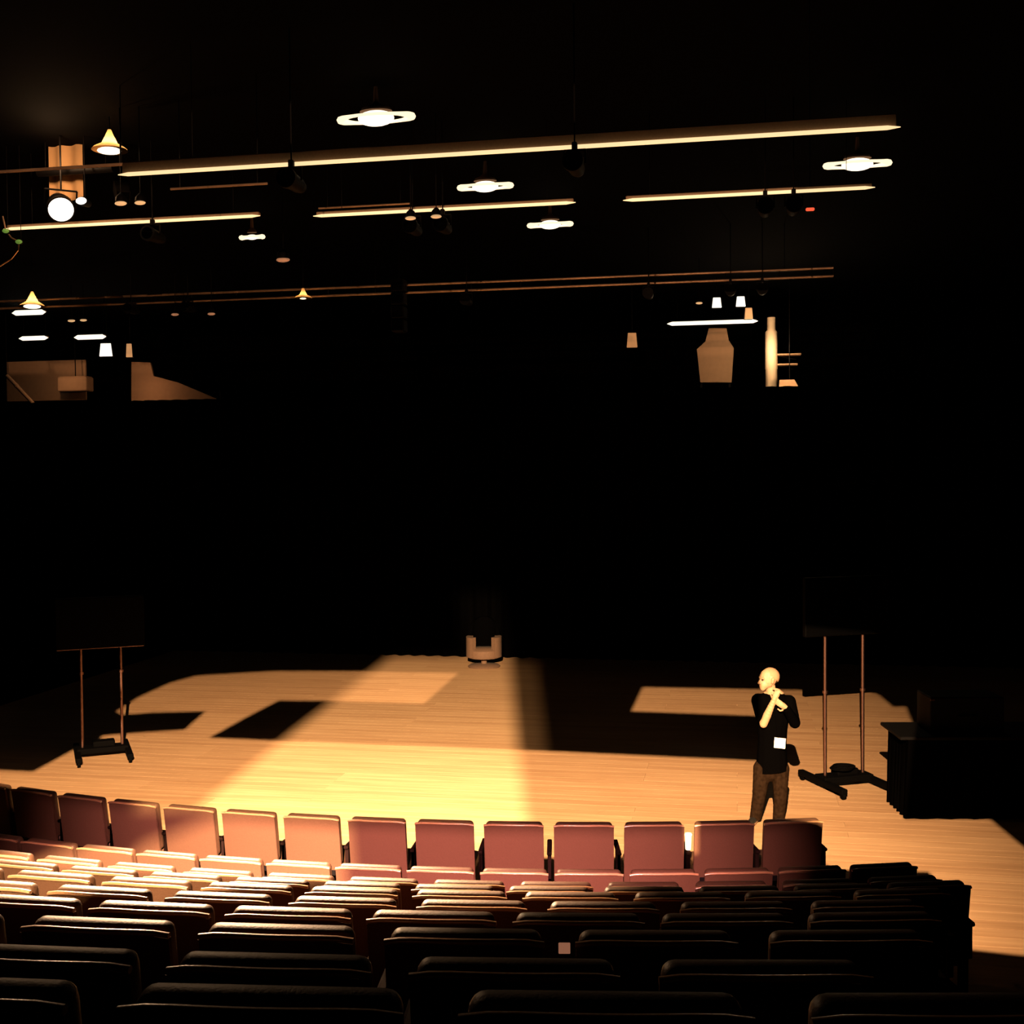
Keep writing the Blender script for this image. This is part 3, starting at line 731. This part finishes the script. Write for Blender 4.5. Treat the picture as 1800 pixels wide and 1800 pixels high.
# small glowing bits along the grid, standing in for glints on lantern rims
GLINT_WARM = mat('warm_glint', (.9, .6, .3), .5, emit=(1.0, .60, .28), emit_s=.6)
GLINT_DIM = mat('dim_glint', (.5, .3, .18), .6, emit=(1.0, .46, .24), emit_s=.22)
for px, py, wp, Y, lb in ((213, 358, 24, 12.72, 'small glowing glint left of two, right of the white-hot par lantern'),
                          (247, 357, 22, 12.72, 'small glowing glint right of two, right of the white-hot par lantern'),
                          (722, 384, 20, 13.7, 'small glowing glint left of two, under the middle strip segment'),
                          (767, 381, 20, 13.7, 'small glowing glint right of two, under the middle strip segment'),
                          (126, 564, 15, 24.0, 'small glowing glint left of two, above the left gallery tube lights'),
                          (147, 563, 14, 24.0, 'small glowing glint right of two, above the left gallery tube lights'),
                          (308, 553, 15, 20.5, 'small glowing glint under the truss, left of two hanging close'),
                          (372, 552, 15, 20.5, 'small glowing glint under the truss, right of two hanging close'),
                          (498, 457, 26, 17.0, 'small glowing glint just right below the smallest oval pendant'),
                          (1229, 533, 12, 24.0, 'small glowing glint left of the white square floodlights')):
    p = on_y(px, py, Y); W_ = wp * Y / FOC; o = empty('small_glint', p, 0, lb, 'lamp', 'small glints')
    bm = NB(); sphere(bm, (0, -.01, 0), W_ / 2, (1, .6, .34), 14); bm_obj('lens', bm, GLINT_DIM if 16 < Y < 22 else GLINT_WARM, o, True)
    bm = NB(); lathe(bm, [(W_ * .46, .02), (W_ * .42, W_ * .5), (.02, W_ * .8), (.006, W_ * .85), (.006, ZC - .002 - p.z)], n=14); bm_obj('can', bm, BLACKMETAL, o, True)  # can and stem added round the glint, no lamp here
# black loudspeaker column in front of the truss
sp = empty('loudspeaker_column', on_y(702, 585, 20.6), 0, 'black loudspeaker column hanging in front of the truss', 'loudspeaker')
bm = NB(); 
for i in range(4):
    bb = NB(); box(bb, (0, 0, .12 + i * .24), (.24, .28, .225), bev=.02); bm_obj('cabinet', bb, BLACKMETAL, sp)
    bb = NB(); box(bb, (0, -.145, .12 + i * .24), (.20, .012, .19), bev=.004); bm_obj('grille', bb, BLACK, sp)
bm.free(); bm = NB(); cyl(bm, (0, 0, .95), (0, 0, ZC - sp.location.z), .010, n=6); bm_obj('stem', bm, BLACKMETAL, sp)

# white-hot lantern at stage left that faces the audience
lp = on_y(107, 368, 13.6)
par = empty('par_lantern', lp, 0, 'white-hot par lantern shining at the audience below the pale banner', 'spotlight')
aim = (Vector((-2.7, 6.6, 2.0)) - lp).normalized(); q = aim.to_track_quat('-Z', 'Y'); M4 = q.to_matrix().to_4x4()
bm = NB(); lathe(bm, [(.05, .28), (.13, .24), (.165, .10), (.17, -.02), (.155, -.02), (.15, .0), (.03, .02)], M4, 24); bm_obj('can', bm, BLACKMETAL, par, True)
bm = NB(); lathe(bm, [(.0, -.05), (.08, -.045), (.152, -.012), (.152, .004), (0.02, .004)], M4, 24, cap=False); tag(bm_obj('lens', bm, LENS, par, True), 'white-hot lens')
bm = NB(); tube(bm, [M4 @ Vector((-.19, 0, .08)), M4 @ Vector((-.19, .22, .08)), M4 @ Vector((.19, .22, .08)), M4 @ Vector((.19, 0, .08))], .012, 6); bm_obj('yoke', bm, BLACKMETAL, par)
bm = NB(); cyl(bm, M4 @ Vector((0, .22, .08)), M4 @ Vector((0, .22, .08)) + Vector((0, 0, ZC - lp.z - .25)), .012, n=8); bm_obj('stem', bm, BLACKMETAL, par)
ld = bpy.data.lights.new('par_lamp', 'SPOT'); ld.energy = 1500; ld.color = PAR_COLOUR; ld.spot_size = math.radians(35); ld.spot_blend = 1.0; ld.shadow_soft_size = .05
lo = bpy.data.objects.new('lamp', ld); link(lo); lo.parent = par; lo.location = aim * .12; lo.rotation_mode = 'QUATERNION'; lo.rotation_quaternion = q
pool = [on_ring(x, y, ROW_R[k]) for x, y, k in ((-120, 1374, 0), (300, 1420, 0), (900, 1452, 0), (1010, 1452, 0), (1060, 1534, 1), (1060, 1579, 4),
        (1010, 1600, 5), (740, 1616, 6), (668, 1648, 7), (632, 1712, 8), (520, 1776, 9), (-300, 1790, 9), (-500, 1600, 4))]  # plate opening of the added spotlight, keeps it to the left seat tops
lantern('unseen_spotlight', 'added unseen spotlight at stage left raking the seat tops', lp + Vector((.55, .5, .35)), on_ring(490, 1553, ROW_R[3]),
        PAR_POWER, PAR_COLOUR, [pool], cone=32, blend=1.0, soft=0.006)
ol = on_y(145, 354, 13.6)
o = empty('small_spotlight', ol, 0, 'small glowing spotlight just right of the white-hot par lantern', 'spotlight')
bm = NB(); sphere(bm, (0, -.03, 0), .055, (1.3, .6, .8), 14); bm_obj('lens', bm, LENS, o, True)
bm = NB(); cyl(bm, (0, -.01, 0), (0, .14, 0), .06, .045, 16); bm_obj('can', bm, BLACKMETAL, o, True)
bm = NB(); cyl(bm, (0, .06, .05), (0, .06, ZC - ol.z), .008, n=6); bm_obj('stem', bm, BLACKMETAL, o)

# pale banner hanging behind the par lantern, lit by an added bare point light
bt, bb_ = on_y(113, 170, 14.0), on_y(113, 352, 14.0)
bm = NB(); n = 14; rows = []
for z in (bb_.z, bt.z):
    rows.append([bm.verts.new((bt.x + (-.24 + .48 * i / n), 14.0 + .03 * math.sin(i * .9), z)) for i in range(n + 1)])
for i in range(n): bm.faces.new((rows[0][i], rows[0][i + 1], rows[1][i + 1], rows[1][i]))
o = bm_obj('hanging_banner', bm, mat('banner_cloth', (.5, .30, .14), .9), None, True); s = o.modifiers.new('thick', 'SOLIDIFY'); s.thickness = .006
tag(o, 'pale cloth banner hanging behind the white-hot par lantern', 'banner')
bm = NB(); 
ld = bpy.data.lights.new('banner_lamp', 'POINT'); ld.energy = 34; ld.color = (1, .56, .28); ld.shadow_soft_size = .05
lo = bpy.data.objects.new('lamp', ld); link(lo); lo.parent = par; lo.location = Vector((0.05, -.25, .55))
bm.free()
a, b = flat(82, 303, 136, 299, 13.8); pipe('banner_batten', 'dark batten crossing the pale banner', a + Vector((-.12, 0, 0)), b + Vector((.5, 0, 0)), .055, BLACKMETAL, hang=(-.4, .4))

# ------------------------------------------------------------------ backstage gallery above the curtain
def tube_lamp(x0, y0, x1, y1, Y, label, r=.045):
    a, b = flat(x0, y0, x1, y1, Y)
    return strip_light('tube_light', label, a, b, body=True, m=GLOWB, hgt=.04, rad=r)
GY = CY + 2.2
tube_lamp(24, 552, 80, 549, GY - .8, 'short glowing tube light at far left, just below the truss', .065)
tube_lamp(36, 596, 84, 595, GY, 'short glowing tube light at far left, lower of two', .055)
tube_lamp(133, 594, 186, 593, GY, 'short glowing tube light left of the white floodlight', .06)
tube_lamp(1175, 571, 1330, 565, GY, 'glowing tube light above the brown panel of the right gallery', .045)
def wall_panel(x0, y0, x1, y1, Y, label, name='wall_panel', m=PALE, th=.06):
    a, b = on_y(x0, y1, Y), on_y(x1, y0, Y)
    o = empty(name, ((a.x + b.x) / 2, Y, a.z), 0, label, 'panel'); W_, H_ = abs(b.x - a.x), b.z - a.z
    bm = NB(); box(bm, (0, th / 2, H_ / 2), (W_, th, H_), bev=.01); bm_obj('board', bm, m, o)
    bm = NB()
    for s in (-1, 1): box(bm, (s * (W_ / 2 - .08), th + .03, H_ / 2 - (a.z) * 0), (.05, .06, H_))
    bm_obj('batten', bm, BLACKMETAL, o)
    bm = NB()
    for s in (-1, 1): box(bm, (s * (W_ / 2 - .08), th + .03, -a.z / 2), (.05, .06, a.z + .01))
    bm_obj('support_leg', bm, BLACKMETAL, o)
    return o
pL1 = wall_panel(12, 632, 150, 706, GY + 1.2, 'dim brown wall panel at far left above the curtain')
def cut_panel(px, Y, label, m=PALE, th=.06):
    q_ = [on_y(x, y, Y) for x, y in px]; o_ = q_[0].copy()
    o = empty('wall_panel', o_, 0, label, 'panel'); bm = NB()
    f_ = [bm.verts.new(p - o_) for p in q_]; b_ = [bm.verts.new(p - o_ + Vector((0, th, 0))) for p in q_]; n = len(q_)
    bm.faces.new(f_); bm.faces.new(b_[::-1])
    for i in range(n): bm.faces.new((f_[i], b_[i], b_[(i + 1) % n], f_[(i + 1) % n]))
    bmesh.ops.recalc_face_normals(bm, faces=bm.faces); bm_obj('board', bm, m, o)
    zl = min(p.z for p in q_); xs = [p.x for p in q_]
    bm = NB()
    for x in (min(xs) + .1, max(xs) - .1): box(bm, (x - o_.x, th + .03, (zl + .25) / 2 - o_.z), (.05, .06, zl + .25))
    bm_obj('support_leg', bm, BLACKMETAL, o)
    return o
pL2 = cut_panel(((231, 706), (231, 636), (264, 637), (270, 661), (312, 672), (355, 690), (392, 706)), GY + 1.2, 'dim brown panel right of the white floodlight, sloped along a shadow edge')  # slope of the outline stands in for a shadow across the panel
pR = cut_panel(((1231, 672), (1225, 614), (1240, 600), (1246, 577), (1277, 577), (1281, 598), (1290, 612), (1286, 672)), GY + .9, 'brown round-shouldered panel below the long tube of the right gallery')
def prop_box(x0, y0, x1, y1, Y, label, name, m, depth=.3, cat='box'):
    a, b = on_y(x0, y1, Y), on_y(x1, y0, Y); W_, H_ = abs(b.x - a.x), b.z - a.z
    o = empty(name, ((a.x + b.x) / 2, Y, a.z), 0, label, cat)
    bm = NB(); box(bm, (0, depth / 2, H_ / 2), (W_, depth, H_), bev=.02); bm_obj('body', bm, m, o)
    bm = NB(); box(bm, (0, depth / 2, H_ + .01), (W_ * .9, depth * .9, .02)); bm_obj('lid', bm, m, o)
    bm = NB(); cyl(bm, (0, depth / 2, H_), (0, depth / 2, ZC - a.z), .012, n=6); bm_obj('stem', bm, BLACKMETAL, o)
    return o
prop_box(101, 662, 152, 688, GY + .7, 'tan air handling box in front of the far left panel', 'air_unit', PALE, .35)
def fill_light(parent, loc, power, col=(1, .62, .32), r=.05):  # added bare light without a fitting, brightens its parent
    ld = bpy.data.lights.new('bulb', 'POINT'); ld.energy = power; ld.color = col; ld.shadow_soft_size = r
    lo = bpy.data.objects.new('lamp', ld); link(lo); lo.parent = parent; lo.location = Vector(loc) - Vector(parent.location)
    return lo
# floodlights with white fronts
FLOODM = mat('flood_glass', (1, .95, .85), .5, emit=(1.0, .93, .80), emit_s=1.3)
TANG = mat('tan_glow', (.8, .5, .25), .6, emit=(.62, .30, .12), emit_s=.8)
def flood(px, py, w_, h_, Y, label, m=FLOODM, power=0, name='floodlight'):
    p = on_y(px, py, Y); s = Y / FOC * 1.02; W_, H_ = w_ * s, h_ * s
    o = empty(name, p, 0.1, label, 'floodlight')
    bm = NB(); box(bm, (0, .06, 0), (W_ * 1.02, .10, H_ * 1.02), bev=.01); bm_obj('casing', bm, BLACKMETAL, o)
    bm = NB(); vs = box(bm, (0, 0, 0), (W_, .03, H_), bev=.008)
    for v in bm.verts:
        if v.co.z > 0: v.co.x *= .78
    bm_obj('front_glass', bm, m, o)
    bm = NB(); cyl(bm, (0, .06, H_ / 2), (0, .06, ZC - p.z), .012, n=6); bm_obj('stem', bm, BLACKMETAL, o)
    if power: fill_light(o, p + Vector((0, -.25, 0)), power)
    return o
flood(186, 615, 25, 24, GY - .2, 'white floodlight with tapered front, left gallery')
flood(227, 616, 12, 25, GY - .2, 'tan narrow floodlight right of the white tapered one', TANG)
flood(1260, 532, 16, 17, GY - 1.0, 'white square floodlight, left of two in the right gallery')
flood(1302, 530, 16, 17, GY - 1.0, 'white square floodlight, right of two in the right gallery')
flood(1316, 551, 14, 19, GY - .3, 'tan floodlight standing over the right end of the long tube', TANG)
flood(1111, 598, 18, 25, GY - .3, 'small tan floodlight left of the right gallery', mat('dim_glow', (.6, .35, .15), .6, emit=(.5, .22, .08), emit_s=.7))
# bright column of the right gallery
c0, c1 = on_y(1356, 650, GY), on_y(1356, 558, GY)
co = empty('lit_column', c0, 0, 'bright white column lit at the right end of the gallery', 'column')
bm = NB(); lathe(bm, [(.13, -c0.z), (.13, 0), (.14, .02), (.135, .85), (.095, .9), (.09, c1.z - c0.z)], n=20); bm_obj('shaft', bm, mat('white_paint', (.8, .6, .4), .6), co, True)
fill_light(co, (c0.x - .05, GY - .75, c0.z + .42), 45, (1, .72, .42), .1)
# shelf brackets and a hood beside the column
for i, (x0, y0, x1, y1, lb) in enumerate(((1366, 627, 1408, 620, 'upper'), (1366, 645, 1402, 637, 'lower'))):
    a, b = on_y(x0, y0, GY), on_y(x1, y1, GY); o = empty('wall_shelf', (a + b) / 2, 0, lb + ' pale shelf reaching right from the lit column', 'shelf')
    bm = NB(); box(bm, (0, 0, 0), (abs(b.x - a.x), .25, .035), bev=.006); bm_obj('board', bm, PALE, o)
    bm = NB(); tube(bm, [(-.22, .1, -.02), (.15, .1, -.10)], .012, 6); bm_obj('bracket', bm, BLACKMETAL, o)
hp = on_y(1388, 690, GY - .4); ho = empty('lamp_hood', hp, 0, 'tan hood lamp lowest in the right gallery', 'lamp')
bm = NB()
v = [bm.verts.new(p) for p in ((-.24, -.15, 0), (.25, -.15, 0), (.25, .15, 0), (-.24, .15, 0), (-.22, -.10, .28), (.10, -.10, .28), (.10, .10, .28), (-.22, .10, .28))]
for f in ((0, 1, 5, 4), (1, 2, 6, 5), (2, 3, 7, 6), (3, 0, 4, 7), (4, 5, 6, 7), (3, 2, 1, 0)): bm.faces.new([v[i] for i in f])
bm_obj('hood', bm, PALE, ho)
bm = NB(); box(bm, (.03, -.16, .08), (.20, .02, .035), bev=.01); bm_obj('bulb', bm, BULB, ho)
bm = NB(); cyl(bm, (0, 0, .28), (0, .0, ZC - hp.z), .012, n=6); bm_obj('stem', bm, BLACKMETAL, ho)
fill_light(ho, hp + Vector((0, -.6, .22)), 16)
fill_light(pR, on_y(1255, 630, GY - .2), 8.5, (1, .55, .28))
fill_light(pL1, on_y(95, 660, GY - .1), 11.0, (1, .55, .28))
fill_light(pL2, on_y(245, 680, GY + .4), 9.0, (1, .52, .27))
# left edge: slanting lit pipe, hanging cables with green lamps
a, b = on_y(12, 660, GY + .2), on_y(58, 709, GY + .2)
o = empty('slanting_pipe', a, 0, 'lit pipe slanting down at the far left edge', 'pipe')
bm = NB(); cyl(bm, (0, 0, 0), b - a, .05, n=10); bm_obj('tube', bm, PALE, o, True)
bm = NB(); t = (b - a) * .35; cyl(bm, t, t + (b - a).normalized() * .05, .062, n=10); bm_obj('collar', bm, PALE, o)
bm = NB(); cyl(bm, (0, 0, 0), (0, 0, ZC - a.z), .010, n=6); bm_obj('stem', bm, BLACKMETAL, o)
for px, py, lb in ((10, 406, 'upper'), (33, 425, 'lower')):
    p = on_y(px, py, 13.8); o = empty('signal_lamp', p, 0, lb + ' dim green signal lamp on the cable at the left edge', 'lamp')
    bm = NB(); sphere(bm, (0, 0, 0), .035, (1.3, 1, .8), 12); bm_obj('lens', bm, GREEN, o, True)
    bm = NB(); cyl(bm, (0, .01, .0), (0, .06, 0), .03, n=10); cyl(bm, (0, .05, 0), (0, .05, ZC - .002 - p.z), .004, n=6); bm_obj('casing', bm, BLACKMETAL, o)
bm = NB(); pts = [on_y(x, y, 13.9) for x, y in ((5, 380), (10, 405), (20, 418), (33, 425), (32, 440), (20, 455), (0, 468), (-20, 474))]
tube(bm, pts, .010, 6); tag(bm_obj('hanging_cable', bm, PIPE), 'drooping cable at the left edge carrying the green lamps', 'cable')
p = on_y(1424, 368, 14.3); o = empty('signal_lamp', p, 0, 'red signal lamp under the right strip segment', 'lamp')
bm = NB(); box(bm, (0, 0, 0), (.10, .04, .035), bev=.01); bm_obj('lens', bm, RED, o)
bm = NB(); box(bm, (0, .04, 0), (.12, .05, .05), bev=.006); bm_obj('casing', bm, BLACKMETAL, o)
bm = NB(); cyl(bm, (0, .04, .02), (0, .04, ZC - p.z), .006, n=6); bm_obj('stem', bm, BLACKMETAL, o)
# added unseen lantern at the rear of the hall that skims the truss and the strip housings
gp = Vector((-1.5, 0.6, 7.5))
band = [on_y(x, y, 21.0) for x, y in ((-60, 480), (-60, 575), (730, 560), (1480, 520), (1480, 455), (700, 490))]
band2 = [on_y(x, y, 11.0) for x, y in ((190, 275), (190, 325), (1590, 243), (1590, 195))]
lantern('unseen_spotlight', 'added unseen spotlight aimed level along the truss and the long strip light', gp,
        (-4.0, 21, 7.2), GRID_POWER, GRID_COLOUR, [band], cone=70, blend=0.5)
